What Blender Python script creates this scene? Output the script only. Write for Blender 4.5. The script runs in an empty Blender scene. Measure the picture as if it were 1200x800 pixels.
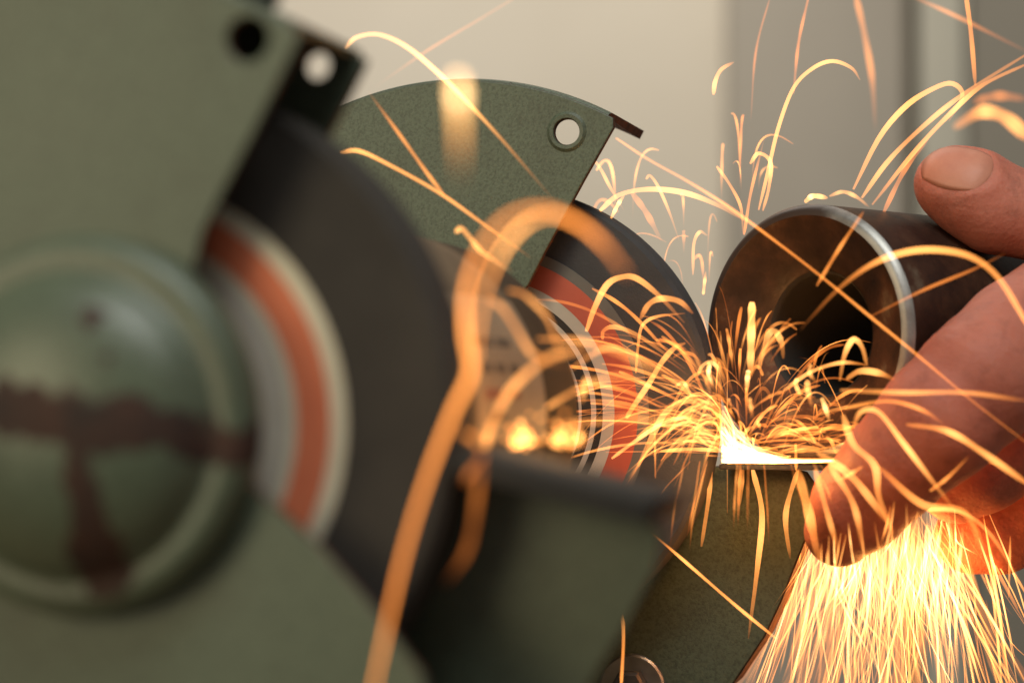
import bpy, bmesh, math, random
import numpy as np
from mathutils import Vector, Matrix

random.seed(7); np.random.seed(7)
MM = 0.001
sc = bpy.context.scene
col = sc.collection

# ------------------------------------------------------------------ camera
YAW, PIT = math.radians(15.6), math.radians(1.4)
FPX = 2500.0                                   # focal length in pixels of a 1200 px wide frame
fw = np.array([-math.sin(YAW)*math.cos(PIT), math.cos(YAW)*math.cos(PIT), math.sin(PIT)])
rt = np.array([math.cos(YAW), math.sin(YAW), 0.0])
up = np.cross(rt, fw)
CAM = np.array([162.77, -554.35, 5.19])        # millimetres; origin = inner face of the far wheel on the shaft
camd = bpy.data.cameras.new('camera')
camd.sensor_width = 36.0
camd.lens = 36.0*FPX/1200.0
camd.clip_start = 0.01; camd.clip_end = 50
camd.dof.use_dof = True
camd.dof.focus_distance = 0.572
camd.dof.aperture_fstop = 8.0
cam = bpy.data.objects.new('camera', camd); col.objects.link(cam)
cam.matrix_world = Matrix(((rt[0], up[0], -fw[0], CAM[0]*MM), (rt[1], up[1], -fw[1], CAM[1]*MM),
                           (rt[2], up[2], -fw[2], CAM[2]*MM), (0, 0, 0, 1)))
sc.camera = cam

# ------------------------------------------------------------------ light and exposure
w = bpy.data.worlds.new('World'); sc.world = w; w.use_nodes = True
w.node_tree.nodes['Background'].inputs[0].default_value = (0.90, 0.88, 0.84, 1)
w.node_tree.nodes['Background'].inputs[1].default_value = 0.17

def area(name, loc, target, size, power, color):
    d = bpy.data.lights.new(name, 'AREA'); d.shape = 'RECTANGLE'
    d.size, d.size_y = size; d.energy = power; d.color = color
    o = bpy.data.objects.new(name, d); col.objects.link(o)
    o.location = loc
    o.rotation_euler = (Vector(target)-Vector(loc)).to_track_quat('-Z', 'Y').to_euler()
    return o
area('added_overhead_light', (0.30, -0.72, 1.15), (0, -0.15, 0), (0.7, 0.45), 11.0, (0.97, 1.0, 0.95))  # area lamp added overhead for the cool top light
area('added_front_fill', (-0.95, -1.65, 0.40), (0.0, -0.2, 0.0), (0.8, 0.8), 15.0, (1.0, 0.83, 0.52))  # warm area lamp added at front left to light the near guard
area('added_wall_light', (-0.7, 1.0, 1.7), (-0.55, 2.2, 0.1), (1.4, 0.5), 27.0, (1.0, 0.93, 0.82))  # area lamp added to brighten the back wall

sc.view_settings.view_transform = 'Standard'
sc.view_settings.look = 'None'
sc.view_settings.exposure = 0.0
sc.view_settings.gamma = 1.0
sc.view_settings.use_curve_mapping = False
sc.cycles.use_denoising = True
sc.cycles.use_adaptive_sampling = False
sc.cycles.max_bounces = 8
sc.cycles.transparent_max_bounces = 160
sc.cycles.sample_clamp_indirect = 4.0
sc.cycles.caustics_reflective = False
sc.cycles.caustics_refractive = False

def atY(u, v, Y):
    d = rt*(u-600)/FPX - up*(v-400)/FPX + fw
    return CAM + d*(Y-CAM[1])/d[1]

# ------------------------------------------------------------------ materials
def mat(name):
    m = bpy.data.materials.new(name); m.use_nodes = True
    nt = m.node_tree; nt.nodes.clear()
    out = nt.nodes.new('ShaderNodeOutputMaterial')
    return m, nt, out
def N(nt, t, **kw):
    n = nt.nodes.new(t)
    for k, v in kw.items():
        if k == 'ins':
            for a, b in v.items(): n.inputs[a].default_value = b
        else: setattr(n, k, v)
    return n
def L(nt, a, b): nt.links.new(a, b)
def noise(nt, co, scale, detail=6, rough=0.6):
    n = N(nt, 'ShaderNodeTexNoise', ins={'Scale': scale, 'Detail': detail, 'Roughness': rough})
    L(nt, co, n.inputs['Vector']); return n
def ramp(nt, fac, stops):
    r = N(nt, 'ShaderNodeValToRGB'); e = r.color_ramp.elements
    while len(e) < len(stops): e.new(0.5)
    for k, (p, c) in enumerate(stops):
        e[k].position = p; e[k].color = c if len(c) == 4 else (*c, 1)
    L(nt, fac, r.inputs[0]); return r
def mixc(nt, fac, a, b):
    m = N(nt, 'ShaderNodeMix', data_type='RGBA')
    for s, x in ((0, fac), (6, a), (7, b)):
        if hasattr(x, 'is_linked') or hasattr(x, 'links'): L(nt, x, m.inputs[s])
        else: m.inputs[s].default_value = x if s == 0 else (*x, 1)
    return m.outputs[2]
def math_(nt, op, a, b=None, c=None):
    m = N(nt, 'ShaderNodeMath', operation=op)
    for s, x in enumerate((a, b, c)):
        if x is None: continue
        if hasattr(x, 'links'): L(nt, x, m.inputs[s])
        else: m.inputs[s].default_value = x
    return m.outputs[0]

def simple(name, c1, c2, scale, rough=(0.5, 0.7), metal=0.0, bump=0.0, bscale=None, spec=0.5, coat=0.0):
    m, nt, out = mat(name)
    co = N(nt, 'ShaderNodeTexCoord').outputs['Object']
    n = noise(nt, co, scale)
    r = ramp(nt, n.outputs[0], [(0.3, c1), (0.7, c2)])
    b = N(nt, 'ShaderNodeBsdfPrincipled')
    L(nt, r.outputs[0], b.inputs['Base Color'])
    rr = N(nt, 'ShaderNodeMapRange', ins={'To Min': rough[0], 'To Max': rough[1]})
    n2 = noise(nt, co, scale*2.3); L(nt, n2.outputs[0], rr.inputs[0]); L(nt, rr.outputs[0], b.inputs['Roughness'])
    b.inputs['Metallic'].default_value = metal
    b.inputs['Specular IOR Level'].default_value = spec
    b.inputs['Coat Weight'].default_value = coat
    if bump:
        n3 = noise(nt, co, bscale or scale*4, 5)
        bp = N(nt, 'ShaderNodeBump', ins={'Strength': bump, 'Distance': 0.0004})
        L(nt, n3.outputs[0], bp.inputs['Height']); L(nt, bp.outputs[0], b.inputs['Normal'])
    L(nt, b.outputs[0], out.inputs[0])
    return m

RUST1, RUST2 = (0.048, 0.016, 0.008), (0.013, 0.006, 0.004)

def green_paint(name, rust_sites=(), chips=0.672, gloss=0.33):
    """old hammered green enamel; rust_sites = (x, z, rx, rz) stains in object space, millimetres"""
    m, nt, out = mat(name)
    co = N(nt, 'ShaderNodeTexCoord').outputs['Object']
    n = noise(nt, co, 14, 5)
    base = ramp(nt, n.outputs[0], [(0.25, (0.076, 0.098, 0.064)), (0.5, (0.093, 0.119, 0.078)), (0.78, (0.107, 0.131, 0.088))]).outputs[0]
    nf = noise(nt, co, 1300, 3, 0.7)
    fine = ramp(nt, nf.outputs[0], [(0.36, (0.35, 0.35, 0.35)), (0.56, (1, 1, 1))]).outputs[0]
    mm = N(nt, 'ShaderNodeMix', data_type='RGBA', blend_type='MULTIPLY'); mm.inputs[0].default_value = 0.6
    L(nt, base, mm.inputs[6]); L(nt, fine, mm.inputs[7]); base = mm.outputs[2]
    # chips and dirt
    nc = noise(nt, co, 65, 8, 0.72)
    chip = ramp(nt, nc.outputs[0], [(chips, (0, 0, 0)), (chips+0.03, (1, 1, 1))]).outputs[0]
    rn = noise(nt, co, 130, 5)
    rust = ramp(nt, rn.outputs[0], [(0.3, RUST2), (0.7, RUST1)]).outputs[0]
    base = mixc(nt, chip, base, rust)
    grime = ramp(nt, noise(nt, co, 32, 7, 0.65).outputs[0], [(0.52, (0, 0, 0)), (0.75, (0.5, 0.5, 0.5))]).outputs[0]
    base = mixc(nt, grime, base, (0.055, 0.055, 0.035))
    rsum = None
    if rust_sites:
        sep = N(nt, 'ShaderNodeSeparateXYZ')
        wn = noise(nt, co, 70, 7, 0.72)
        wv = N(nt, 'ShaderNodeVectorMath', operation='MULTIPLY_ADD')
        L(nt, wn.outputs['Color'], wv.inputs[0]); wv.inputs[1].default_value = (0.016,)*3; L(nt, co, wv.inputs[2])
        wo = N(nt, 'ShaderNodeVectorMath', operation='SUBTRACT'); L(nt, wv.outputs[0], wo.inputs[0]); wo.inputs[1].default_value = (0.008,)*3
        L(nt, wo.outputs[0], sep.inputs[0])
        for (x, z, rx, rz) in rust_sites:
            dx = math_(nt, 'DIVIDE', math_(nt, 'SUBTRACT', sep.outputs[0], x*MM), rx*MM)
            dz = math_(nt, 'DIVIDE', math_(nt, 'SUBTRACT', sep.outputs[2], z*MM), rz*MM)
            d = math_(nt, 'ADD', math_(nt, 'POWER', math_(nt, 'ABSOLUTE', dx), 2.4), math_(nt, 'POWER', math_(nt, 'ABSOLUTE', dz), 2.4))
            k = math_(nt, 'SUBTRACT', 1.25, d); k = math_(nt, 'MULTIPLY', k, 2.0)
            kk = N(nt, 'ShaderNodeClamp'); L(nt, k, kk.inputs[0])
            rsum = kk.outputs[0] if rsum is None else math_(nt, 'MAXIMUM', rsum, kk.outputs[0])
        base = mixc(nt, rsum, base, rust)
    b = N(nt, 'ShaderNodeBsdfPrincipled')
    L(nt, base, b.inputs['Base Color'])
    ro = math_(nt, 'MULTIPLY_ADD', n.outputs[0], 0.25, gloss)
    ro = math_(nt, 'MAXIMUM', ro, math_(nt, 'MULTIPLY', chip, 0.8))
    if rsum is not None: ro = math_(nt, 'MAXIMUM', ro, math_(nt, 'MULTIPLY', rsum, 0.75))
    L(nt, ro, b.inputs['Roughness'])
    bp = N(nt, 'ShaderNodeBump', ins={'Strength': 0.55, 'Distance': 0.0003})
    bh = math_(nt, 'MULTIPLY_ADD', nf.outputs[0], 0.8, math_(nt, 'MULTIPLY', chip, -1.2))
    L(nt, bh, bp.inputs['Height']); L(nt, bp.outputs[0], b.inputs['Normal'])
    L(nt, b.outputs[0], out.inputs[0])
    return m

M = {}
M['green'] = green_paint('green_enamel')
M['green_dome'] = green_paint('green_enamel_rust_streaked',
    [(1, 2.4, 11, 5.0), (15, 0.0, 11, 4.6), (27, -3.0, 7, 3.8), (7, -12, 3.2, 12), (7, -22, 5.0, 6.0), (8, 17, 2.2, 2.2), (-3, 4, 6, 4), (10, 11, 1.2, 1.0), (-14, -16, 2, 3)], gloss=0.20)
M['rust'] = simple('rusty_steel_edge', RUST2, (0.13, 0.045, 0.02), 160, (0.65, 0.9), 0.0, 0.5, 500)
M['black_wheel'] = simple('grey_abrasive', (0.032, 0.027, 0.0225), (0.048, 0.041, 0.034), 60, (0.75, 0.9), 0, 0.5, 1400, spec=0.35)
M['grey_wheel'] = simple('blue_grey_abrasive', (0.040, 0.040, 0.043), (0.060, 0.059, 0.062), 60, (0.75, 0.9), 0, 0.5, 1400, spec=0.35)
M['steel'] = simple('worn_steel', (0.30, 0.29, 0.27), (0.48, 0.46, 0.43), 90, (0.3, 0.5), 1.0, 0.15, 400)
M['dark_steel'] = simple('dark_oiled_steel', (0.05, 0.045, 0.04), (0.13, 0.11, 0.09), 90, (0.35, 0.6), 0.7, 0.3, 300)

def rim_mat():  # the lit side's brightness is painted into the rim, brown elsewhere
    m, nt, out = mat('pipe_rim_lit_side')
    co = N(nt, 'ShaderNodeTexCoord').outputs['Object']
    sep = N(nt, 'ShaderNodeSeparateXYZ'); L(nt, co, sep.inputs[0])
    n = noise(nt, co, 120, 6, 0.65)
    k = math_(nt, 'ADD', math_(nt, 'MULTIPLY', sep.outputs[0], 1/0.034), math_(nt, 'MULTIPLY_ADD', n.outputs[0], 0.5, -0.25))
    mr = N(nt, 'ShaderNodeMapRange', ins={'From Min': 0.15, 'From Max': 0.55}); L(nt, k, mr.inputs[0])
    metal = ramp(nt, n.outputs[0], [(0.3, (0.26, 0.25, 0.235)), (0.7, (0.44, 0.43, 0.41))]).outputs[0]
    b = N(nt, 'ShaderNodeBsdfPrincipled')
    L(nt, mixc(nt, mr.outputs[0], (0.045, 0.027, 0.020), metal), b.inputs['Base Color'])
    L(nt, math_(nt, 'MULTIPLY', mr.outputs[0], 0.75), b.inputs['Metallic'])
    L(nt, math_(nt, 'MULTIPLY_ADD', n.outputs[0], 0.3, 0.3), b.inputs['Roughness'])
    L(nt, b.outputs[0], out.inputs[0]); return m
M['bright_ring'] = rim_mat()
M['paper_red'] = simple('red_label_paper', (0.64, 0.155, 0.070), (0.72, 0.20, 0.09), 70, (0.6, 0.75))
M['paper_red_dark'] = simple('dark_red_label_paper', (0.40, 0.080, 0.045), (0.48, 0.105, 0.060), 70, (0.6, 0.75))
M['dusty_ring'] = simple('dusty_grey_ring', (0.10, 0.095, 0.085), (0.16, 0.15, 0.135), 60, (0.7, 0.85))
M['paper_cream'] = simple('cream_label_paper', (0.56, 0.50, 0.36), (0.66, 0.60, 0.46), 60, (0.6, 0.75))
M['paper_grey'] = simple('grey_label_paper', (0.42, 0.38, 0.31), (0.52, 0.47, 0.40), 60, (0.6, 0.75))
M['black'] = simple('rough_black', (0.012, 0.011, 0.010), (0.02, 0.018, 0.016), 60, (0.7, 0.9))  # rough black for the tool rests and the bore lining

M['motor'] = simple('brown_motor_paint', (0.15, 0.10, 0.06), (0.22, 0.15, 0.09), 40, (0.75, 0.92), 0, 0.3, 500, spec=0.2)  # brown all over the housing, varied at random
M['end_bell'] = simple('dark_brown_end_bell', (0.055, 0.036, 0.021), (0.085, 0.058, 0.035), 40, (0.75, 0.92), 0, 0.3, 500, spec=0.2)  # darker brown than the housing

# pipe: dark brown scale, streaked round the bore
def pipe_mat():
    m, nt, out = mat('heat_scaled_pipe_steel')
    co = N(nt, 'ShaderNodeTexCoord').outputs['Object']
    n = noise(nt, co, 70, 8, 0.65)
    base = ramp(nt, n.outputs[0], [(0.28, (0.012, 0.008, 0.007)), (0.46, (0.034, 0.017, 0.011)), (0.60, (0.072, 0.032, 0.017)), (0.74, (0.17, 0.135, 0.09))]).outputs[0]
    b = N(nt, 'ShaderNodeBsdfPrincipled', ins={'Metallic': 0.25, 'Specular IOR Level': 0.4})
    L(nt, base, b.inputs['Base Color'])
    L(nt, math_(nt, 'MULTIPLY_ADD', n.outputs[0], 0.35, 0.28), b.inputs['Roughness'])
    n2 = noise(nt, co, 420, 6); bp = N(nt, 'ShaderNodeBump', ins={'Strength': 0.35, 'Distance': 0.0005})
    L(nt, n2.outputs[0], bp.inputs['Height']); L(nt, bp.outputs[0], b.inputs['Normal'])
    L(nt, b.outputs[0], out.inputs[0]); return m
M['pipe'] = pipe_mat()

def skin_mat():
    m, nt, out = mat('worker_skin')
    co = N(nt, 'ShaderNodeTexCoord').outputs['Object']
    n = noise(nt, co, 45, 6, 0.6)
    base = ramp(nt, n.outputs[0], [(0.3, (0.40, 0.120, 0.078)), (0.5, (0.49, 0.158, 0.105)), (0.72, (0.55, 0.205, 0.142))]).outputs[0]
    dirt = ramp(nt, noise(nt, co, 160, 7, 0.7).outputs[0], [(0.50, (0, 0, 0)), (0.74, (0.5, 0.5, 0.5))]).outputs[0]
    base = mixc(nt, dirt, base, (0.16, 0.05, 0.034))
    b = N(nt, 'ShaderNodeBsdfPrincipled', ins={'Subsurface Weight': 0.35, 'Subsurface Scale': 0.0022, 'Roughness': 0.56, 'Specular IOR Level': 0.3})
    b.inputs['Subsurface Radius'].default_value = (1.0, 0.35, 0.2)
    L(nt, base, b.inputs['Base Color'])
    v = N(nt, 'ShaderNodeTexVoronoi', ins={'Scale': 900}); L(nt, co, v.inputs['Vector'])
    n2 = noise(nt, co, 260, 5)
    bh = math_(nt, 'MULTIPLY_ADD', v.outputs['Distance'], 0.35, n2.outputs[0])
    bp = N(nt, 'ShaderNodeBump', ins={'Strength': 0.4, 'Distance': 0.0006})
    L(nt, bh, bp.inputs['Height']); L(nt, bp.outputs[0], b.inputs['Normal'])
    L(nt, b.outputs[0], out.inputs[0]); return m
M['skin'] = skin_mat()
M['nail'] = simple('thumbnail_keratin', (0.46, 0.17, 0.108), (0.54, 0.235, 0.155), 120, (0.45, 0.6), 0, 0.2, 300)
M['cuff'] = simple('dark_work_sleeve', (0.05, 0.055, 0.07), (0.09, 0.095, 0.11), 300, (0.85, 0.95), 0, 0.5, 900)

def spark_mat(name, strength, sample):
    m, nt, out = mat(name)
    at = N(nt, 'ShaderNodeAttribute', attribute_name='spark_glow')
    al = N(nt, 'ShaderNodeAttribute', attribute_name='spark_cover')
    r = ramp(nt, at.outputs['Fac'], [(0.0, (1.0, 0.15, 0.015)), (0.45, (1.0, 0.31, 0.055)), (0.75, (1.0, 0.47, 0.13)), (1.0, (1.0, 0.66, 0.30))])
    e = N(nt, 'ShaderNodeEmission'); L(nt, r.outputs[0], e.inputs[0])
    L(nt, math_(nt, 'MULTIPLY', math_(nt, 'MULTIPLY', at.outputs['Fac'], al.outputs['Fac']), strength), e.inputs[1])
    t = N(nt, 'ShaderNodeBsdfTransparent'); ad = N(nt, 'ShaderNodeAddShader')      # glowing particles add their light to what lies behind
    L(nt, t.outputs[0], ad.inputs[0]); L(nt, e.outputs[0], ad.inputs[1]); L(nt, ad.outputs[0], out.inputs[0])
    m.cycles.emission_sampling = 'AUTO' if sample else 'NONE'
    return m
M['spark'] = spark_mat('incandescent_spark', 1.9, False)
M['hot_spark'] = spark_mat('yellow_hot_spark', 2.9, False)
M['white_hot'] = spark_mat('white_hot_spark_stream', 7.0, True)

# ------------------------------------------------------------------ mesh helpers (millimetres in, metres out)
def link(name, mesh, mats, parent=None, smooth=True, loc=None):
    o = bpy.data.objects.new(name, mesh); col.objects.link(o)
    for m in (mats if isinstance(mats, (list, tuple)) else [mats]):
        mesh.materials.append(m)
    if smooth: mesh.polygons.foreach_set('use_smooth', [True]*len(mesh.polygons))
    if parent: o.parent = parent
    if loc is not None: o.location = loc
    return o
def pydata(name, v, f):
    me = bpy.data.meshes.new(name)
    me.from_pydata((np.asarray(v, float)*MM).tolist(), [], f); me.update(); return me
def sharp(o, ang=35):
    me = o.data
    me.set_sharp_from_angle(angle=math.radians(ang)); return o
def lathe(name, prof, mats, parent, seg=96, a0=0, a1=360, midx=None, loc=(0, 0, 0), ang=35):
    """prof = (radius, y) pairs; revolves round the Y axis"""
    full = abs(a1-a0) >= 360
    n = seg if full else seg+1
    v, f = [], []
    for i in range(n):
        a = math.radians(a0+(a1-a0)*i/seg); c, s = math.cos(a), math.sin(a)
        v += [(r*c, y, r*s) for r, y in prof]
    k = len(prof); mi = []
    for i in range(seg):
        j = (i+1) % n
        for q in range(k-1):
            f.append((i*k+q, i*k+q+1, j*k+q+1, j*k+q)); mi.append(midx[q] if midx else 0)
    me = pydata(name, v, f)
    me.polygons.foreach_set('material_index', mi)
    bm = bmesh.new(); bm.from_mesh(me); bmesh.ops.remove_doubles(bm, verts=bm.verts, dist=1e-7)
    if not full:
        bmesh.ops.holes_fill(bm, edges=[e for e in bm.edges if e.is_boundary])
    bmesh.ops.recalc_face_normals(bm, faces=bm.faces); bm.to_mesh(me); bm.free()
    return sharp(link(name, me, mats, parent, loc=Vector(loc)*MM), ang)
def plate(name, loops, y, th, mats, parent, bev=0.35):
    """flat plate in the XZ plane cut from 2-D loops (outer first, then holes); cut edges take material 1"""
    cu = bpy.data.curves.new(name, 'CURVE'); cu.dimensions = '2D'; cu.fill_mode = 'BOTH'
    cu.extrude = (th/2-bev)*MM; cu.bevel_depth = bev*MM; cu.bevel_resolution = 1; cu.offset = -bev*MM
    for lp in loops:
        s = cu.splines.new('POLY'); s.points.add(len(lp)-1); s.use_cyclic_u = True
        for p, (x, z) in zip(s.points, lp): p.co = (x*MM, z*MM, 0, 1)
    tmp = bpy.data.objects.new('tmp', cu); col.objects.link(tmp)
    bpy.context.view_layer.update()
    me = bpy.data.meshes.new_from_object(tmp.evaluated_get(bpy.context.evaluated_depsgraph_get()))
    bpy.data.objects.remove(tmp); bpy.data.curves.remove(cu)
    me.transform(Matrix(((1, 0, 0, 0), (0, 0, 1, 0), (0, 1, 0, 0), (0, 0, 0, 1)))); me.flip_normals()
    me.materials.clear(); me.name = name
    o = link(name, me, mats, parent, loc=(0, y*MM, 0))
    for p in me.polygons: p.material_index = 1 if abs(p.normal.y) < 0.6 else 0
    return sharp(o, 50)
def arc(cx, cz, r, a0, a1, n=40):
    return [(cx+r*math.cos(math.radians(a0+(a1-a0)*i/n)), cz+r*math.sin(math.radians(a0+(a1-a0)*i/n))) for i in range(n+1)]
def box(name, lo, hi, mats, parent=None, bev=0.6, rot=None, loc=(0, 0, 0)):
    bm = bmesh.new(); bmesh.ops.create_cube(bm, size=1)
    for q in bm.verts:
        q.co = Vector([(lo[i]+(hi[i]-lo[i])*(q.co[i]+0.5))*MM for i in range(3)])
    if bev: bmesh.ops.bevel(bm, geom=bm.edges[:], offset=bev*MM, segments=2, affect='EDGES', profile=0.6)
    me = bpy.data.meshes.new(name); bm.to_mesh(me); bm.free()
    o = sharp(link(name, me, mats, parent, loc=Vector(loc)*MM))
    if rot: o.rotation_euler = rot
    return o
def root(name, loc, label, cat, group=None):
    o = bpy.data.objects.new(name, None); col.objects.link(o); o.location = Vector(loc)*MM
    o['label'] = label; o['category'] = cat
    if group: o['group'] = group
    return o
def setp(o, **kw):
    for k, v in kw.items(): o[k] = v
    return o

# ------------------------------------------------------------------ setting: blurred workshop behind, bench below
def wall_mat(name, c1, c2):
    return simple(name, c1, c2, 2.2, (0.8, 0.95), 0, 0.3, 60)
YW = 2200
xs = [float(atY(u, 100, YW)[0]) for u in (862, 1085, 1140)]
def slab(name, x0, x1, y0, y1, z0, z1, m, bev=4):
    o = box(name, (x0, y0, z0), (x1, y1, z1), m, None, bev=bev); o['kind'] = 'structure'; return o
slab('wall', -3200, 1500, YW, YW+120, -1100, 1900, wall_mat('cream_plaster', (0.66, 0.60, 0.51), (0.74, 0.68, 0.585)))
slab('pillar', xs[0], xs[1], YW-150, YW-3, -1100, 1900, wall_mat('grey_brown_render', (0.36, 0.325, 0.28), (0.43, 0.39, 0.335)), 70)
slab('door_post', xs[1]+3, xs[2], YW-146, YW-3, -1100, 1900, wall_mat('pale_grey_paint', (0.43, 0.41, 0.35), (0.50, 0.48, 0.41)))
slab('door_leaf', xs[2]+3, xs[2]+900, YW-138, YW-3, -1100, 1900, wall_mat('dull_grey_paint', (0.20, 0.185, 0.155), (0.25, 0.23, 0.195)))
slab('floor', -3200, 1500, -2500, YW-160, -1160, -1104, simple('grey_concrete_floor', (0.22, 0.21, 0.19), (0.33, 0.31, 0.28), 3, (0.7, 0.9), 0, 0.4, 40))

# workbench, below the frame, carries the grinder
bench = root('workbench', (0, -100, -1104), 'heavy wooden workbench under the green bench grinder, just below the picture', 'workbench')
M['wood'] = simple('oiled_bench_wood', (0.12, 0.07, 0.035), (0.22, 0.13, 0.07), 12, (0.5, 0.7), 0, 0.4, 60)
for k in range(4):
    box('plank', (-400, -300+k*151, 904), (560, -151+k*151, 950), M['wood'], bench, bev=2)
for x in (-360, 460):
    for y in (-270, 240):
        box('leg', (x, y, 0), (x+70, y+70, 903), M['wood'], bench, bev=2)

# ------------------------------------------------------------------ the bench grinder
G = root('bench_grinder', (0, -100, -154), 'old green double-wheel bench grinder with rust-streaked shaft cover, filling the left', 'bench grinder')
GO = (0, 100, 154)            # children are given in shaft coordinates
G2 = [M['green'], M['rust']]
def shift(o, extra=(0, 0, 0)):
    o.location = o.location + (Vector(GO)+Vector(extra))*MM; return o

def circle(cx, cz, r, n=40): return arc(cx, cz, r, 0, 360-360/n, n-1)

# wheels
def wheel(y0, wd, R, rings, wm):
    h = shift(lathe('grinding_wheel', [(6, y0), (R-1.2, y0), (R, y0+1.2), (R, y0+wd-1.2), (R-1.2, y0+wd), (6, y0+wd)], M[wm], G, seg=160))
    for (r0, r1, m, t) in rings:
        lathe('label_ring', [(r0, y0+0.3), (r0, y0-t), (r1, y0-t), (r1, y0+0.3)], M[m], h, seg=128)
    return h
wheel(0, 16, 62.5, [(42.7, 45.6, 'dusty_ring', .35), (36.4, 42.7, 'paper_red_dark', .4), (33.2, 36.4, 'paper_grey', .38),
                     (31.4, 33.2, 'black_wheel', .3), (30.0, 31.4, 'paper_grey', .36), (27.4, 30.0, 'black_wheel', .3), (26.6, 27.4, 'paper_grey', .36)], 'grey_wheel')
wheel(-221.6, 14, 59.8, [(38.8, 41.6, 'paper_cream', .36), (32.8, 38.8, 'paper_red', .4), (31.2, 32.8, 'paper_cream', .38), (25, 31.2, 'paper_grey', .34)], 'black_wheel')
shift(lathe('wheel_flange', [(5, -6), (20, -6), (26, -1.2), (26, -0.4), (5, -0.4)], M['dark_steel'], G))
shift(lathe('wheel_flange', [(5, -229), (20, -229), (24.5, -224), (24.5, -222.1), (5, -222.1)], M['dark_steel'], G))
shift(lathe('shaft', [(0, -236), (5, -236), (6, -235), (6, 30), (0, 30)], M['steel'], G, seg=40))

# far guard: inner plate with bolt hole, outer plate, rolled rim
FC, FR = (-6, -2), 92
up_edge = [(38.6, 76.6), (38.2, 75.0), (30.1, 61.3), (19.6, 42.7), (14.9, 33.8)]
inner = arc(*FC, FR-1, 150, 61, 60) + up_edge[1:] + [(12.8, 31.6)] + arc(0, 0, 30, 66, 150, 16) + [(-40, 30)]
shift(plate('guard_plate', [inner, circle(25.5, 74.3, 3.4)], -8, 2.0, G2, G))
shift(lathe('hole_collar', [(3.5, -9.0), (3.7, -9.5), (4.6, -9.6), (5.4, -9.0)], M['green'], G, seg=40, loc=(25.5, 0, 74.3)))
shift(lathe('guard_rim', [(FR-1.6, -6), (FR-2.6, -8.4), (FR-1.4, -8.9), (FR-0.5, -8.2), (FR, -6.2), (FR, 34), (FR-2.6, 34), (FR-1.6, -6)], G2, G, seg=120,
            a0=62.0, a1=300, midx=[1, 0, 0, 0, 0, 1, 1], loc=(FC[0], 0, FC[1])))
lower = [(20, -14.4), (61.5, -14.6), (80, -14.8), (84.2, -16.0), (86.4, -19.2), (86.6, -23), (84.5, -32), (80.9, -41), (77, -51), (72.5, -60.6), (63.7, -73.9), (52, -84), (36, -91)] + arc(*FC, 91, -68, -200, 40) + [(-60, 0), (-20, -14)]
shift(plate('guard_plate', [lower, circle(36.0, -76.0, 3.2)], 24.5, 2.2, G2, G))
o_rim = [(86.6, -23), (84.5, -32), (80.9, -41), (77, -51), (72.5, -60.6), (63.7, -73.9), (52, -84), (36, -91)]
v = []; f = []
for i, (x, z) in enumerate(o_rim):
    d = np.array([x, z])/np.hypot(x, z)
    for rr, yy in ((0.3, 23.4), (0.3, 40), (-1.7, 40), (-1.7, 25.8)):
        v.append((x+d[0]*rr, yy, z+d[1]*rr))
    if i:
        b = (i-1)*4
        for q in range(4): f.append((b+q, b+(q+1) % 4, b+4+(q+1) % 4, b+4+q))
f += [(0, 1, 2, 3), tuple(len(v)-4+q for q in (3, 2, 1, 0))]
shift(sharp(link('guard_rim', pydata('guard_rim', v, f), M['rust'], G)))

# near guard
NC, NR = (-4, -2), 78.5
n_up = [(37.4, 64.2), (37.6, 63.0), (29.5, 47.6), (22.4, 35.0), (20.6, 31.6)]
n_low = [(25.0, -5.5), (29.7, -9.9), (40.8, -19.0), (50.2, -28.9), (58.2, -39.0), (59.4, -43.4)]
outer = arc(*NC, NR-0.7, 300, 58.5+0, 90)
a_end = math.degrees(math.atan2(-47.5+2, 60.5+4))
outer = arc(*NC, NR-0.7, 360+a_end, 58.5, 120) + n_up[1:] + arc(0, 0, 30, 52, -12, 20) + n_low[1:]
shift(plate('guard_plate', [outer, circle(28.4, 62.8, 3.7)], -232, 2.0, G2, G))
inner2 = arc(*NC, NR-0.7, 200, 59.0, 60) + [(37.2, 64.0), (31.7, 53.7), (22, 37), (17.2, 28.6)] + arc(0, 0, 32, 60, 200, 24)
shift(plate('guard_plate', [inner2, circle(27.8, 63.4, 2.4)], -199, 2.0, G2, G))
shift(lathe('guard_rim', [(NR-1.4, -231), (NR-0.6, -233.0), (NR, -232.4), (NR, -198.2), (NR-1.4, -198.2), (NR-1.4, -231)], G2, G, seg=140,
            a0=59.5, a1=360+a_end, midx=[0, 0, 0, 1, 1], loc=(NC[0], 0, NC[1])))
rb = shift(lathe('rim_bolt', [(0, 0), (4.2, 0), (4.2, 3.4), (3.2, 4.4), (0, 4.4)], M['dark_steel'], G, seg=6), (27.0, -226, 70.3))
rb.rotation_euler = (math.radians(70), 0, math.radians(10))

# shaft cover: rolled flange and dome
shift(lathe('shaft_cover', [(31.2, -233.0), (31.4, -235.6), (30.8, -238.0), (29.4, -239.4), (27.6, -239.8), (26.0, -239.4), (25.0, -239.6), (24.2, -241.0),
      (22.4, -243.4), (19.2, -245.6), (15.0, -247.4), (10.0, -248.7), (5.0, -249.4), (0, -249.6)], M['green_dome'], G, seg=120, ang=80))

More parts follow.
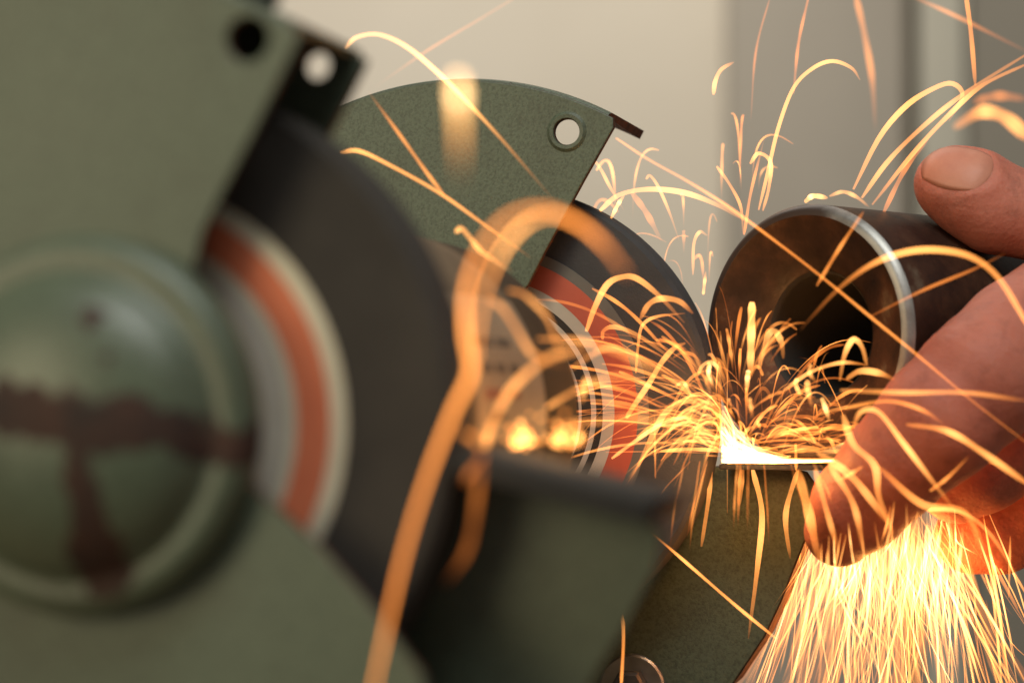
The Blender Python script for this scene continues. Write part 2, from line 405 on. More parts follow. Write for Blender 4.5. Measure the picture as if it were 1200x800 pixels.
# motor between the wheels
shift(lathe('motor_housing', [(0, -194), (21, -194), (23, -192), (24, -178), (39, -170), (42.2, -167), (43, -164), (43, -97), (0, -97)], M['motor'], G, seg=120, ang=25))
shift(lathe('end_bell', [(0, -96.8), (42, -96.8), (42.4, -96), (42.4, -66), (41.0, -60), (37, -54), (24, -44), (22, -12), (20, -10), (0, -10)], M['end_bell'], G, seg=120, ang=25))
shift(lathe('end_bell_seam', [(43.0, -159.2), (43.7, -158.9), (43.7, -157.1), (43.0, -156.8)], M['motor'], G, seg=96))
# nameplate on the motor side, with blurred lines of print
def bent(name, y0, y1, a0, a1, r, th, m, parent, n=14):
    v, f = [], []
    for i in range(n+1):
        a = math.radians(a0+(a1-a0)*i/n); c, s = math.cos(a), math.sin(a)
        v += [(r*c, y0, r*s), (r*c, y1, r*s), ((r+th)*c, y1, (r+th)*s), ((r+th)*c, y0, (r+th)*s)]
    for i in range(n):
        b = i*4
        for q in range(4): f.append((b+q, b+(q+1) % 4, b+4+(q+1) % 4, b+4+q))
    f += [(0, 1, 2, 3), tuple(n*4+q for q in (3, 2, 1, 0))]
    me = pydata(name, v, f); bm = bmesh.new(); bm.from_mesh(me); bmesh.ops.recalc_face_normals(bm, faces=bm.faces); bm.to_mesh(me); bm.free()
    return sharp(link(name, me, m, parent))
M['plate_paper'] = simple('yellowed_nameplate', (0.30, 0.205, 0.125), (0.37, 0.26, 0.165), 60, (0.5, 0.65))
M['ink'] = simple('black_print', (0.09, 0.065, 0.045), (0.13, 0.10, 0.07), 60, (0.6, 0.7))
M['red_ink'] = simple('red_print', (0.25, 0.08, 0.05), (0.29, 0.10, 0.06), 60, (0.6, 0.7))
npl = shift(bent('nameplate', -151, -99.5, -6, 36, 43.1, 0.5, M['plate_paper'], G))
rows = [(20, 'ink', [(-146, -132), (-129, -119)]), (12.5, 'ink', [(-145, -138), (-135, -128), (-124, -118)]), (5.5, 'red_ink', [(-146, -134), (-130, -120)]), (-0.5, 'ink', [(-144, -132)])]
for a, m, segs in rows:
    for y0, y1 in segs:
        bent('print_line', y0, y1, a, a+2.6, 43.62, 0.06, M[m], npl, 3)

# tool rests
fr = shift(box('tool_rest', (63.8, 3.0, -14.8), (94.5, 23.2, -13.4), [M['black']], G, bev=0.3))
nr = shift(box('tool_rest', (-2, -14, -4.2), (31.5, 14, 0), [M['black']], G, bev=0.6, rot=(0, math.radians(13.5), 0)), (62.2, -208, -4.2))
near_low = [(56, -8.5), (70, -11.5), (88.0, -15.6), (91.0, -18.0), (89.8, -24), (84, -35), (77.0, -46), (66, -62), (45, -78), (20, -86), (20, -30), (40, -30)]
shift(plate('rest_bracket', [near_low], -203, 2.2, G2, G))
shift(box('bracket_flange', (62, -203, -40), (64, -190, -12), G2, G, bev=0.4))
# bolt with washer on the far guard
wa = shift(lathe('washer', [(4.0, -1.4), (8.6, -1.4), (9.2, -0.8), (9.2, 0.6), (4.0, 0.6)], M['steel'], G, seg=48), (36.2, 22.4, -75.5))
lathe('bolt_head', [(0, -6.5), (4.6, -6.5), (5.4, -5.6), (5.4, -1.5), (0, -1.5)], M['dark_steel'], wa, seg=6)
# pedestal
shift(box('pedestal', (-42, -160, -140), (42, -64, -36), [M['green']], G, bev=6))
shift(box('base_plate', (-85, -190, -154), (85, -34, -140), [M['green']], G, bev=4))

# ------------------------------------------------------------------ the steel pipe on the far tool rest
PC = np.array([86.0, 4.0, 20.9]); PA = 30
P = root('steel_pipe', PC, 'short thick-walled dark steel pipe with shiny pale rim, held to the far wheel', 'pipe')
P.rotation_euler = (0, 0, math.radians(-PA))
prof = [(31.0, 0.0), (30.4, 0.5), (27, 2.4), (22.5, 4.6), (18.0, 6.8), (16.7, 7.8), (16.7, 118), (19, 120), (32, 120), (34, 118), (34, 2.0)]
lathe('pipe_wall', prof, M['pipe'], P, seg=128, ang=28)
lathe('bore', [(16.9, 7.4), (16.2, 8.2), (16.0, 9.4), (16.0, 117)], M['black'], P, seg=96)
lathe('bevelled_rim', [(34, 2.0), (33.7, 1.4), (32.9, 0.5), (32.2, 0.1), (31.0, 0.0)], M['bright_ring'], P, seg=128, ang=60)

# ------------------------------------------------------------------ the hand: one skin from a distance field
def cap(p, a, b, r1, r2, sq=None):
    a = np.array(a, float); b = np.array(b, float); ab = b-a
    t = np.clip(((p-a)@ab)/(ab@ab), 0, 1)
    q = p-(a+t[..., None]*ab)
    if sq is not None:                        # squash: (direction, factor)
        dvec = np.array(sq[0], float); dvec /= np.linalg.norm(dvec)
        c = q@dvec; q = q+(c*(sq[1]-1))[..., None]*dvec
    return np.linalg.norm(q, axis=-1)-(r1+t*(r2-r1))
def smin(a, b, k):
    h = np.clip(0.5+0.5*(b-a)/k, 0, 1)
    return b*(1-h)+a*h-k*h*(1-h)
def W(u, v, Y): return atY(u, v, Y)
THUMB = [(W(1118, 217, 27), 10.8), (W(1140, 227, 27), 12.6), (W(1165, 243, 28), 12.6), (W(1225, 258, 32), 12.0), (W(1300, 290, 36), 14.5), (W(1370, 330, 38), 18)]
INDEX = [(W(984, 622, -3), 9.2), (W(1006, 592, -8), 12.0), (W(1055, 538, -15), 13.6), (W(1102, 492, -17), 15.2), (W(1152, 444, -12), 16.2), (W(1200, 402, 0), 16.6), (W(1270, 345, 18), 15.5)]
MIDDLE = [(W(1122, 566, 26), 10.8), (W(1150, 548, 24), 11.8), (W(1195, 520, 26), 12.4), (W(1250, 480, 30), 13.2), (W(1320, 420, 32), 15)]
RING = [(W(1140, 628, 48), 10.5), (W(1170, 622, 47), 11.5), (W(1215, 600, 47), 12), (W(1275, 550, 48), 13), (W(1340, 470, 46), 15)]
PALM = [(W(1370, 330, 36), 17), (W(1330, 430, 40), 19), (W(1420, 400, 48), 24), (W(1560, 420, 60), 26), (W(1760, 440, 80), 28), (W(1900, 450, 95), 31)]
NAIL_C = W(1109, 196, 15); 
th_dir = THUMB[2][0]-THUMB[0][0]; th_dir /= np.linalg.norm(th_dir)
nail_n = np.array([-0.02, -0.80, 0.60]); nail_n -= nail_n@th_dir*th_dir; nail_n /= np.linalg.norm(nail_n)
nail_s = np.cross(nail_n, th_dir)
nail_o = THUMB[0][0]*1.2-THUMB[1][0]*0.2
def hand_sdf(p, nail=True):
    def chain(C, k, sq=None):
        d = None
        for (a, ra), (b, rb) in zip(C[:-1], C[1:]):
            e = cap(p, a, b, ra, rb, sq)
            d = e if d is None else smin(d, e, k)
        return d
    def creases(C, d, ids, depth=0.55, wd=1.0):
        for i in ids:
            a, b = C[i-1][0], C[i+1][0]; ax = (b-a)/np.linalg.norm(b-a)
            s = (p-C[i][0])@ax
            loc = np.exp(-np.sum((p-C[i][0])**2, -1)/(2*18.0**2))
            for off, g in ((0, 1.0), (2.3, 0.6), (-2.6, 0.5)):
                d = d+depth*g*loc*np.exp(-((s-off)/wd)**2)
        return d
    th = chain(THUMB, 2.0, (nail_n, 1.16))
    th = creases(THUMB, th, [3], 0.6)
    if nail:
        q = p-nail_o; u = q@th_dir; s = q@nail_s; hh = q@nail_n
        e = np.sqrt((u/9.0)**2+(s/7.6)**2)
        th = th+0.55*np.clip((1.12-e)/0.2, 0, 1)*(hh > 0)-0.35*np.exp(-((e-1.22)/0.12)**2)*(hh > 0)*(u > -6)
    ix = creases(INDEX, chain(INDEX, 2.0), [2, 4], 0.95)
    mi = creases(MIDDLE, chain(MIDDLE, 2.0), [2], 0.6)
    ri = chain(RING, 2.0)
    pa = chain(PALM, 10)
    d = smin(ix, mi, 1.0); d = smin(d, ri, 1.0); d = smin(d, th, 3.0); d = smin(d, pa, 9.0)
    # the flesh is pressed flat where it meets the pipe
    c, s_ = math.cos(math.radians(-PA)), math.sin(math.radians(-PA))
    q = p-PC; ay = q[..., 0]*(-s_)+q[..., 1]*c; ar = np.hypot(q[..., 0]*c+q[..., 1]*s_, q[..., 2])
    return np.maximum(d, -np.maximum(ar-34.0, -ay-0.5))
def surface_nets(fn, lo, hi, h):
    nx, ny, nz = [int((b-a)/h)+1 for a, b in zip(lo, hi)]
    X = lo[0]+h*np.arange(nx); Y = lo[1]+h*np.arange(ny); Z = lo[2]+h*np.arange(nz)
    F = np.empty((nx, ny, nz), np.float32)
    K = 5                                     # coarse pass first, fine values only near the skin
    cg = np.stack(np.meshgrid(X[::K], Y[::K], Z[::K], indexing='ij'), -1)
    cf = fn(cg.reshape(-1, 3)).reshape(cg.shape[:3])
    big = np.repeat(np.repeat(np.repeat(cf, K, 0), K, 1), K, 2)[:nx, :ny, :nz]
    F[...] = big
    need = np.argwhere(np.abs(big) < K*h*1.9)
    P_ = np.stack([X[need[:, 0]], Y[need[:, 1]], Z[need[:, 2]]], 1)
    for i in range(0, len(P_), 200000):
        q = need[i:i+200000]; F[q[:, 0], q[:, 1], q[:, 2]] = fn(P_[i:i+200000])
    S = F < 0
    acc = np.zeros((nx-1, ny-1, nz-1, 3)); cnt = np.zeros((nx-1, ny-1, nz-1))
    def sub(A, dx, dy, dz): return A[dx:nx-1+dx, dy:ny-1+dy, dz:nz-1+dz]
    cor = [(a, b, c) for a in (0, 1) for b in (0, 1) for c in (0, 1)]
    for c0 in cor:
        for k in range(3):
            if c0[k]: continue
            c1 = list(c0); c1[k] = 1
            f0, f1 = sub(F, *c0), sub(F, *c1)
            x = (f0 < 0) != (f1 < 0)
            t = np.where(x, f0/np.where(x, f0-f1, 1), 0)
            for q in range(3):
                acc[..., q] += np.where(x, c0[q]+(t if q == k else 0), 0)
            cnt += x
    act = cnt > 0
    idx = -np.ones(act.shape, int); idx[act] = np.arange(act.sum())
    ii = np.argwhere(act)
    V = np.array(lo)+h*(ii+acc[act]/cnt[act][:, None])
    faces = []
    for k in range(3):
        a, b = (k+1) % 3, (k+2) % 3
        sl0 = [slice(1, -1)]*3; sl0[k] = slice(0, -1); sl1 = list(sl0); sl1[k] = slice(1, None)
        s0, s1 = S[tuple(sl0)], S[tuple(sl1)]
        e = np.argwhere(s0 != s1)
        if not len(e): continue
        flip = s0[tuple(e.T)]
        e = e.copy(); e[:, a] += 1; e[:, b] += 1
        def g(da, db):
            q = e.copy(); q[:, a] -= da; q[:, b] -= db; return idx[tuple(q.T)]
        qd = np.stack([g(1, 1), g(0, 1), g(0, 0), g(1, 0)], 1)
        qd[~flip] = qd[~flip][:, ::-1]
        faces.append(qd)
    return V, np.concatenate(faces)
hv, hf = surface_nets(hand_sdf, (78, -62, -72), (262, 128, 100), 1.0)
hme = pydata('person', hv, [tuple(int(x) for x in q) for q in hf])
hand = link('person', hme, M['skin'])
setp(hand, label="bare working hand, thumb and fingers gripping the dark pipe, at the right edge", category='person')
sm = hand.modifiers.new('smooth', 'SMOOTH'); sm.factor = 0.5; sm.iterations = 2
# thumbnail
v, f = [], []
n = 15
for i in range(n):
    for j in range(n):
        a = -1+2*i/(n-1); b = -1+2*j/(n-1)
        u = a*math.sqrt(1-b*b*0.42); s = b*math.sqrt(1-a*a*0.42)
        q = nail_o+th_dir*u*9.0+nail_s*s*7.6+nail_n*25
        for _ in range(40):
            q = q-nail_n*float(hand_sdf(q[None], False)[0])*0.9
        v.append(q-nail_n*(0.02+0.5*max(0, u)**3))
for i in range(n-1):
    for j in range(n-1): f.append((i*n+j, (i+1)*n+j, (i+1)*n+j+1, i*n+j+1))
nail = link('thumbnail', pydata('thumbnail', v, f), M['nail'], hand)
so = nail.modifiers.new('thickness', 'SOLIDIFY'); so.thickness = 0.0006; so.offset = -1
# sleeve cuff outside the frame
ca, cb = PALM[4][0], PALM[5][0]; cd = (cb-ca)/np.linalg.norm(cb-ca)
cuff = lathe('sleeve', [(33, 0), (35.5, 0), (37, 8), (38, 90), (35, 90), (33, 4)], M['cuff'], None, seg=48)
cuff.rotation_euler = Vector(cd).to_track_quat('Y', 'Z').to_euler(); cuff.location = Vector(ca*0.75+cb*0.25)*MM
bpy.context.view_layer.update()
cuff.parent = hand

# ------------------------------------------------------------------ sparks
class Tubes:
    def __init__(s): s.v = []; s.f = []; s.h = []; s.d = []
    def add(s, pts, rad, heat, dens, sides=5):
        pts = np.array(pts, float); n = len(pts)
        rad = np.broadcast_to(rad, n); heat = np.broadcast_to(heat, n); dens = np.broadcast_to(dens, n)
        t = np.gradient(pts, axis=0); t /= np.linalg.norm(t, axis=1)[:, None]+1e-9
        ref = np.array([0.3, 1, 0.2]); ref /= np.linalg.norm(ref)
        a = np.cross(t, ref); a /= np.linalg.norm(a, axis=1)[:, None]+1e-9
        b = np.cross(t, a); base = len(s.v)
        for i in range(n):
            for q in range(sides):
                w_ = 2*math.pi*q/sides
                s.v.append(pts[i]+rad[i]*(math.cos(w_)*a[i]+math.sin(w_)*b[i])); s.h.append(float(heat[i])); s.d.append(float(dens[i]))
        for i in range(n-1):
            for q in range(sides):
                k = base+i*sides
                s.f.append((k+q, k+(q+1) % sides, k+sides+(q+1) % sides, k+sides+q))
        s.f.append(tuple(base+q for q in range(sides))); s.f.append(tuple(base+(n-1)*sides+q for q in range(sides-1, -1, -1)))
    def build(s, name, m):
        me = pydata(name, s.v, s.f)
        me.attributes.new('spark_glow', 'FLOAT', 'POINT').data.foreach_set('value', s.h)
        me.attributes.new('spark_cover', 'FLOAT', 'POINT').data.foreach_set('value', s.d)
        return link(name, me, m)
def spline(P, n):
    P = np.array(P, float); P = np.vstack([2*P[0]-P[1], P, 2*P[-1]-P[-2]]); out = []
    segs = len(P)-3
    for k in range(n):
        x = k/(n-1)*segs; i = min(int(x), segs-1); t = x-i
        p0, p1, p2, p3 = P[i:i+4]
        out.append(0.5*((2*p1)+(-p0+p2)*t+(2*p0-5*p1+4*p2-p3)*t*t+(-p0+3*p1-3*p2+p3)*t**3))
    return np.array(out)
def R_(a, b): return random.uniform(a, b)
def mmpx(Y): return (Y-CAM[1])/FPX*1.02
def trail(tb, px, Y, wpx, heat=0.6, fade=(0.3, 0.3), dens=0.9, n=28, dY=0.0):
    """px = points of the spark's path as seen from the camera, Y = its depth along the shaft; fade = share of heat left at start / end"""
    m = len(px)
    P = [atY(u, v, Y+dY*i/max(1, m-1)) for i, (u, v) in enumerate(px)]
    q = spline(P, n)
    s = np.linspace(0, 1, n)
    env = np.minimum(1, fade[0]+(1-fade[0])*s/0.35)*np.minimum(1, fade[1]+(1-fade[1])*(1-s)/0.35)
    env = env*(0.86+0.14*np.sin(s*R_(7, 19)+R_(0, 6)))
    r = wpx*0.5*mmpx(Y)*(0.28+0.72*env)*(0.5+0.5*np.minimum(1, np.minimum(s, 1-s)*12+0.1))
    tb.add(q, r, heat*(0.45+0.55*env), dens*np.clip(env, 0.04, 1))

HERO = [
 # label, pixels, Y, width, heat, fade, density
 ('thick orange spark looping in front of the grinder and dropping to the bottom edge', [(735,322),(700,278),(660,252),(625,245),(590,258),(562,295),(547,340),(546,390),(552,435),(532,480),(500,562),(470,662),(436,815)], -241, 7.5, .50, (.55,1), 1.8),
 ('shorter orange spark arching inside the thick looping spark', [(712,292),(680,264),(645,252),(616,262),(590,292),(570,335),(560,385),(557,425)], -240, 5, .60, (.5,.5), 2.0),
 ('glowing out-of-focus spark blob above the far guard with a fading tail below', [(537,90),(537,98),(538,110),(538,125),(539,150),(540,215)], -290, 15, .95, (1,.0), 1),
 ('spark curving from the near guard corner down across the far guard top', [(405,56),(418,44),(445,41),(478,56),(515,87),(548,120),(592,168),(650,236)], -60, 6, .75, (1,.08), .85),
 ('faint straight spark slanting across the cream wall above the far guard', [(606,-4),(560,24),(500,60),(440,102)], -70, 3, .3, (.6,.2), .45),
 ('bright spark falling across the green far guard plate from the near wheel', [(400,178),(420,177),(450,190),(515,226),(570,265),(622,302)], -60, 5.5, .62, (1,.1), .85),
 ('short straight spark slanting down onto the far guard plate', [(432,108),(470,160),(500,202),(520,228)], -65, 5, .5, (.2,.9), .7),
 ('small hooked spark beside the lower corner of the far guard plate', [(534,272),(541,268),(552,280),(566,296),(600,318)], -90, 6, .65, (1,.15), .8),
 ('left-hand spark falling over the motor nameplate', [(572,350),(588,360),(605,385),(622,412),(640,422),(664,428)], -172, 6, .55, (.8,.1), .7),
 ('kinked spark falling over the motor beside the red label ring', [(596,340),(615,346),(640,370),(650,395),(660,425)], -150, 5, .6, (.8,.1), .75),
 ('wide orange arc rising from the near tool rest over the nameplate', [(568,525),(576,498),(600,455),(640,421),(680,409),(708,408)], -182, 8, .6, (1,.2), .85),
 ('long thin spark crossing the mouth of the pipe and the finger', [(722,162),(760,187),(805,212),(850,240),(900,276),(960,322),(1020,371),(1080,420),(1140,470),(1205,520)], -32, 3.6, .5, (.8,.5), .8),
 ('tall hooked spark rising from the top of the pipe against the grey wall', [(889,246),(899,205),(912,150),(930,103),(953,80),(976,72),(998,80),(1008,94)], 20, 5.5, .7, (.5,.2), .85),
 ('small orange comma of a spark high against the cream wall', [(836,111),(838,96),(845,82),(860,73)], 10, 5.5, .62, (1,.3), .7),
 ('wide orange spark arching over the pipe and down across the finger', [(938,386),(980,341),(1020,311),(1060,296),(1100,293),(1140,302),(1172,328),(1205,382)], -45, 8, .62, (.1,.9), .88),
 ('broad orange spark curving over the thumb at the right edge', [(1118,150),(1150,132),(1178,138),(1206,162)], -80, 16, .6, (.4,.9), .85),
 ('steep faint orange spark hanging from the top edge above the pipe', [(1003,-5),(1013,40),(1022,92),(1026,155)], -60, 8, .42, (.9,.05), .55),
 ('straight spark dropping from the top edge above the thumb', [(1132,-5),(1138,40),(1143,100)], 10, 6, .5, (.8,.5), .75),
 ('straight thin spark running down to the right over the lower guard plate', [(765,625),(800,655),(860,707),(910,748)], -5, 4, .6, (.5,.9), .9),
 ('short vertical spark above the bolt at the bottom edge', [(725,705),(731,735),(728,805)], -20, 4.5, .55, (.5,.8), .85),
 ('bent spark hanging below the tool rest over the lower guard plate', [(882,549),(893,600),(888,662),(877,748)], 12, 7.5, .62, (.9,.1), .8),
 ('upright bright spark standing in front of the pipe mouth, left of the bore', [(879,440),(880,400),(881,354)], -20, 10, .75, (.4,1), .9),
 ('hairpin spark in front of the pipe bore, nearest the bright rim', [(984,446),(990,415),(1000,398),(1010,406),(1016,428)], -22, 7, .72, (.4,.4), .85),
 ('spark arching down over the index finger from the tool rest', [(1000,498),(1010,482),(1030,483),(1058,518),(1090,560),(1118,596)], -40, 7, .68, (.5,.3), .85),
 ('wide spark sloping down across the lower fingers to the right edge', [(1062,497),(1110,505),(1152,530),(1206,568)], -40, 8, .62, (.4,.8), .85),
]
for lab, px, Y, wd, ht, fd, dn in HERO:
    tb = Tubes(); trail(tb, px, Y, wd, ht, fd, dn, n=40)
    o = tb.build('spark', M['hot_spark' if 'blob' in lab else 'spark']); setp(o, label=lab, category='spark', group='single sparks that stand apart')

# the mass of sparks round the contact point
fan = Tubes()
ARCS = [
 ([(640,478),(680,455),(720,441),(757,446)], -135, 6, .6), ([(682,470),(685,450),(692,438)], -110, 7, .7),
 ([(687,388),(697,360),(711,334),(728,325),(746,326),(772,346),(802,378)], -20, 8, .66), ([(694,338),(720,352),(746,373),(782,412)], -10, 5, .5),
 ([(750,374),(760,357),(775,350),(796,353),(812,367)], -20, 8, .6), ([(745,437),(748,402),(753,381),(770,371),(803,367)], -8, 4.5, .6),
 ([(706,398),(707,388),(718,383),(738,388),(762,402),(803,432)], -10, 6, .58), ([(670,432),(690,418),(711,408),(732,412),(772,432)], -105, 4.5, .6),
 ([(734,490),(741,478),(760,450),(775,425),(790,408),(803,402)], -12, 7, .6), ([(717,537),(740,520),(775,497),(803,490),(835,497)], -12, 5, .72),
 ([(748,546),(760,520),(775,490),(790,475),(808,470),(835,478)], -12, 8, .66), ([(768,560),(767,480)], -12, 2.5, .5),
 ([(630,397),(680,399),(720,412),(762,430),(800,452)], -135, 5, .6), ([(640,496),(700,494),(740,490),(790,498),(830,512)], -130, 5, .55),
 ([(792,452),(800,448),(806,455),(812,468)], -12, 4, .8), ([(818,440),(822,430),(832,424),(842,432),(850,452)], -12, 5, .8),
 ([(690,197),(697,190),(705,200),(716,221),(731,246)], 5, 4.5, .62), ([(703,247),(725,229),(760,222),(802,226),(840,240),(872,258)], 8, 7, .72),
 ([(716,256),(724,240),(732,228)], 6, 5, .8), ([(757,210),(762,206),(772,220),(785,250),(796,282)], 6, 4, .62), ([(740,225),(758,250),(775,282)], 10, 8, .35),
 ([(812,322),(813,286),(820,272),(829,276)], 6, 4.5, .68), ([(840,195),(855,216),(868,242),(871,275)], 12, 4, .55), ([(824,345),(827,318)], 6, 4, .62),
 ([(879,192),(889,180),(903,190),(901,220),(894,247)], 25, 5, .65), ([(872,275),(880,225),(895,165)], 20, 4, .45),
 ([(903,-5),(886,60),(880,140)], 40, 3, .28), ([(948,-5),(936,50),(930,110)], 40, 4, .3), ([(1066,-5),(1122,20),(1206,62)], -40, 5, .35),
 ([(1010,232),(1040,190),(1080,150),(1130,110),(1206,62)], 10, 6, .6), ([(1022,240),(1070,180),(1112,135),(1152,100),(1206,74)], 10, 6, .6),
 ([(1000,222),(1030,162),(1060,126),(1090,106),(1115,98),(1128,112),(1112,142)], 20, 7, .66), ([(1035,250),(1060,200),(1090,160)], 20, 6, .35),
 ([(1140,120),(1170,113),(1206,117)], -60, 12, .35), ([(943,237),(953,230),(970,232)], 8, 7, .85), ([(972,230),(988,225),(1004,231),(1019,243)], 0, 5, .72),
 ([(957,335),(983,292),(1012,248)], -30, 5, .5), ([(1020,371),(1080,341),(1140,316),(1178,297)], -30, 4, .38),
 ([(889,432),(899,396),(908,388),(916,402),(918,420)], -18, 8, .72), ([(918,458),(950,436),(985,425),(1014,427)], -18, 5, .66), ([(963,466),(966,474),(972,492)], -22, 6, .9),
 ([(992,444),(1008,435),(1030,437),(1052,446)], -22, 8, .66), ([(985,457),(1060,460),(1132,460),(1206,470)], -45, 6, .6), ([(990,478),(1040,470),(1080,480),(1110,500)], -40, 5, .5),
 ([(988,486),(1000,520),(1025,545),(1030,582),(1047,625)], -35, 9, .64), ([(958,530),(1000,560),(1043,615)], -32, 10, .66), ([(985,562),(1012,546)], -35, 5, .6),
 ([(972,545),(1000,590),(1012,645)], -32, 8, .6), ([(955,550),(970,602),(986,658)], -30, 7, .58), ([(935,550),(948,600),(960,660)], -28, 12, .56),
 ([(1028,545),(1080,590),(1130,600),(1152,645)], -35, 9, .55), ([(1090,575),(1110,560),(1135,535)], -38, 4, .5),
 ([(833,548),(831,580),(822,640)], 12, 6, .55), ([(935,550),(921,602),(926,654)], 10, 7, .6), ([(870,548),(866,592)], 10, 8, .5), ([(764,625),(760,667)], -5, 2.5, .45),
 ([(566,530),(561,570),(549,640),(522,684)], -226, 8, .36), ([(540,506),(552,512),(566,524)], -224, 8, .5), ([(566,534),(550,556),(545,566)], -224, 8, .36),
 ([(1184,628),(1182,700)], 20, 3, .55), ([(1040,610),(1062,600),(1120,598),(1160,625),(1200,690)], -10, 5, .6),
]
for px, Y, wd, ht in ARCS:
    trail(fan, px, Y, wd, ht, (random.uniform(.5, 1), random.uniform(.1, .5)), random.uniform(.5, .85), n=26)
def R(a, b): return random.uniform(a, b)
for k in range(300):                                  # ballistic arcs thrown out of the contact point
    H = min(random.lognormvariate(3.5, 0.8), 190); D = random.gauss(0, 62)
    if k % 6 == 0: D = R(-190, -20); H = max(H*.65, abs(D)*R(.2, .7))
    if k % 5 == 0: D = R(20, 150); H *= .5
    t0, t1 = R(0, .5), R(.8, 1.6)
    if k % 4 == 0: t0, t1 = R(.5, 1.0), R(1.8, 2.35)
    x0, y0 = R(842, 900), R(505, 540)
    if D > 0: x0 = R(850, 965); y0 = R(515, 541)
    px = [(x0+D*t, y0-H*(2*t-t*t)) for t in np.linspace(t0, t1, 7)]
    trail(fan, px, R(-8, 12), random.choice((.8, 1.2, 1.8, 2.6, 3.6, 4.6)), R(.28, .62), (R(.0, .3), R(.4, 1)), R(.3, 1), n=18)
for k in range(56):                                  # long fine loops over the wheel and up past the pipe
    D = R(-235, -50) if k % 2 else R(-60, 120); H = R(45, 165)
    x0, y0 = R(842, 870), R(500, 535); t0 = R(.15, .6)
    px = [(x0+D*t, y0-H*(2*t-t*t)) for t in np.linspace(t0, t0+R(.3, .95), 8)]
    trail(fan, px, R(-26, -4), random.choice((1.2, 2.0, 3.2, 4.4)), R(.28, .58), (R(.0, .2), R(.4, 1)), R(.3, .9), n=20)
for k in range(20):                                   # pale hooked sparks rising between the far guard and the pipe
    x0, y0 = R(690, 905), R(255, 345); H = R(25, 90); D = R(-14, 26)
    if x0 > 835: y0 = R(215, 245)
    px = [(x0+D*t*t, y0-H*(2*t-t*t)) for t in np.linspace(0, R(1.0, 1.5), 8)]
    trail(fan, px, R(22, 45), random.choice((1.4, 2.2, 3.2, 4.2)), R(.35, .65), (.0, R(.4, 1)), R(.35, .9), n=16)
for k in range(7):                                    # round heads
    x, y = R(825, 985), R(415, 490)
    trail(fan, [(x, y), (x+R(-3, 3), y+R(6, 16)), (x+R(-9, 9), y+R(20, 34))], R(-45, -15), R(4, 7), R(.6, .9), (1, .0), .8, n=10)
for k in range(16):                                   # streaks spilling over the front edge of the rest
    x = R(800, 1000); dx = (x-880)*R(.1, .6)
    ln = R(30, 125)
    trail(fan, [(x, 540), (x+dx*.3, 540+ln*.25), (x+dx*.75, 540+ln*.62), (x+dx, 540+ln)], R(-24, -6), R(1.2, 4.5), R(.35, .6), (.6, .0), R(.2, .5), n=14)
for k in range(36):                                   # left-going sparks that droop over the wheel
    x0, y0 = R(838, 860), R(470, 535)
    Lx = R(30, 120); d = R(-30, 45)
    trail(fan, [(x0, y0), (x0-Lx*.35, y0-abs(d)*.5-R(2, 14)), (x0-Lx*.7, y0-R(-4, 14)), (x0-Lx, y0+d*.9+R(4, 26))], R(-14, -6), R(1.2, 4.5), R(.35, .7), (.6, .2), R(.3, .8), n=16)
setp(fan.build('spark_spray', M['spark']), kind='stuff', label='dense spray of yellow-orange sparks bursting from the wheel and tool rest', category='sparks')

# falling shower below the fingers
sh = Tubes()
for k in range(600):
    t = R(0, 1)**0.9
    x0 = 932+195*t; y0 = 604+R(-24, 34)
    ang = R(-0.30, 0.14)+0.30*(t-0.45)
    if random.random() < 0.30: ang = R(-0.7, 0.75)
    core = k % 4 == 0
    st = R(0, 150) if random.random() < 0.6 else R(0, 40)
    ln = random.lognormvariate(4.7, 0.6)
    if core: st = R(0, 35); ln = R(50, 130); x0 = R(985, 1110)
    x1, y1 = x0+math.sin(ang)*st, y0+st
    x2, y2 = x1+math.sin(ang)*ln*1.05, y1+ln
    wide = k % 7 == 0
    trail(sh, [(x1, y1), ((x1+x2)/2-ang*R(-4, 12), (y1+y2)/2), (x2+ang*R(-4, 16), y2)], R(20, 75), R(6, 16) if wide else random.choice((.6, .8, 1.0, 1.3, 1.9)), (R(.4, .6) if wide else R(.4, 1))*(1.0-.3*st/150),
          (.6, .1), R(.06, .18) if wide else R(.3, .9), n=9)
for k in range(26):                                   # strands passing in front of the fingers' lower edge
    x0 = R(945, 1130); y0 = 660-60*math.sin((x0-940)/190*2.2)+R(-16, 10); ln = R(40, 130); ang = R(-.3, .25)
    trail(sh, [(x0, y0), (x0+ang*ln*.4, y0+ln*.5), (x0+ang*ln, y0+ln)], R(-28, -18), R(1.2, 3), R(.5, .9), (.4, .1), R(.4, .8), n=7)
for k in range(40):
    x0, y0 = R(1060, 1160), R(590, 660); ang = R(.0, .75); ln = R(70, 230)
    trail(sh, [(x0, y0), (x0+math.sin(ang)*ln*.5, y0+ln*.42), (x0+math.sin(ang)*ln, y0+ln)], R(10, 55), R(1.2, 3.2), R(.5, .85), (.5, .3), R(.4, .9), n=9)
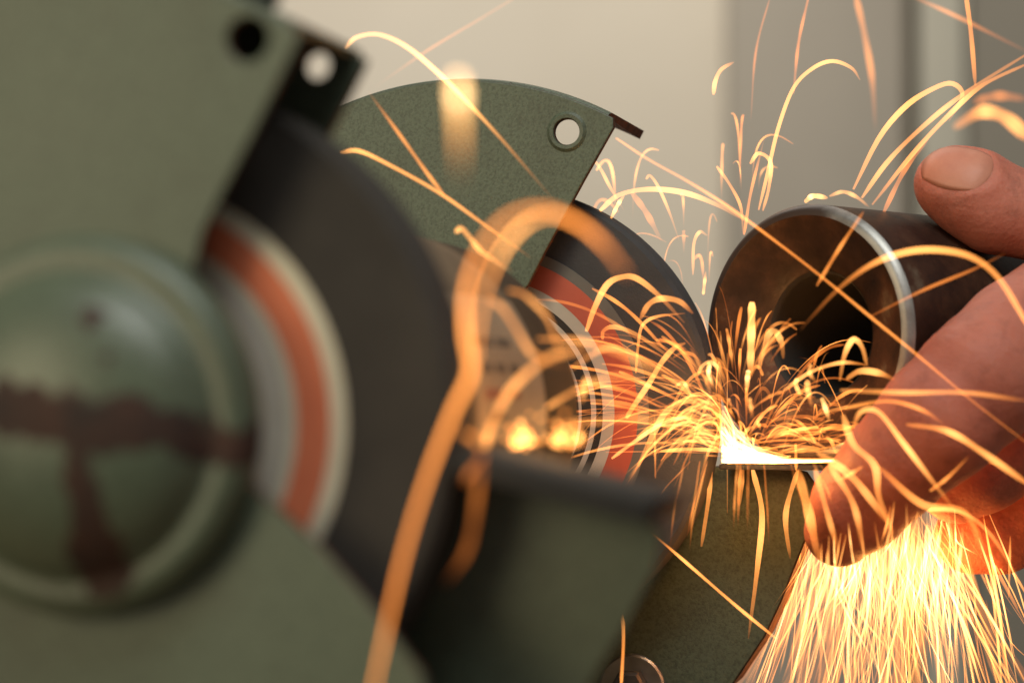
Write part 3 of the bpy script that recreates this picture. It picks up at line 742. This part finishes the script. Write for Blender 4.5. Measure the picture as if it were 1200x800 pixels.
setp(sh.build('spark_shower', M['hot_spark']), kind='stuff', label='bright yellow shower of sparks falling below the fingers at lower right', category='sparks')

# white-hot stream on the tool rest
hot = Tubes()
for k in range(60):                                   # strands fanning from the contact point out along the rest
    q = (k/59.0)**1.5
    x_end = 978-R(0, 60)*min(1, q*4) if q < .4 else R(872, 930)
    lift = R(.35, 1.1)
    trail(hot, [(846+R(-1, 5), 541-q*62*lift), (853+R(0, 8)+(1-q)*12, 541-q*38*lift), (878+(1-q)*24, 541-q*21*lift), (min(915, x_end-8), 541-q*9*lift), (x_end, 541-q*5-R(0, 2))],
          R(-16, -8), R(.9, 3.6)*(1-.4*q), R(.45, .9), (1, R(.1, .8)), R(.5, 1), n=14)
for k in range(30):
    q = R(.2, 1); x = 846+R(0, 40)
    trail(hot, [(x, 541), (x-R(-2, 4), 541-q*38), (x-R(-4, 10), 541-q*(78-(x-848)*1.5))], R(-14, -6), R(.8, 2.8), R(.3, .8), (1, .0), .7, n=8)
setp(hot.build('white_hot_stream', M['white_hot']), kind='stuff', label='white-hot wedge of sparks lying on the far tool rest under the pipe', category='sparks')
# glowing beads stand in for the spark reflections on the motor
refl = Tubes()
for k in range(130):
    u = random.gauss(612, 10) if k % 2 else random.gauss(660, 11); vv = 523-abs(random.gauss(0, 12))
    trail(refl, [(u, vv), (u+R(-6, 6), vv+R(-4, 2))], R(-175, -140), R(3, 8), R(.45, .7), (1, 1), 1.0, n=3)
setp(refl.build('motor_reflection_beads', M['hot_spark']), kind='stuff', label='blurred spark reflection on the motor, built as glowing beads, under the nameplate', category='sparks')

def glow(name, u, v, Y, power, radius, color=(1.0, 0.50, 0.16)):
    d = bpy.data.lights.new(name, 'POINT'); d.energy = power; d.color = color; d.shadow_soft_size = radius*MM
    o = bpy.data.objects.new(name, d); col.objects.link(o); o.location = Vector(atY(u, v, Y))*MM
glow('spark_contact_light', 868, 515, -14, 0.042, 7)
glow('spark_shower_light', 1040, 690, 34, 0.16, 16, (1.0, 0.36, 0.08))
glow('added_motor_light', 640, 505, -165, 0.03, 8)  # point lamp added to warm the motor side
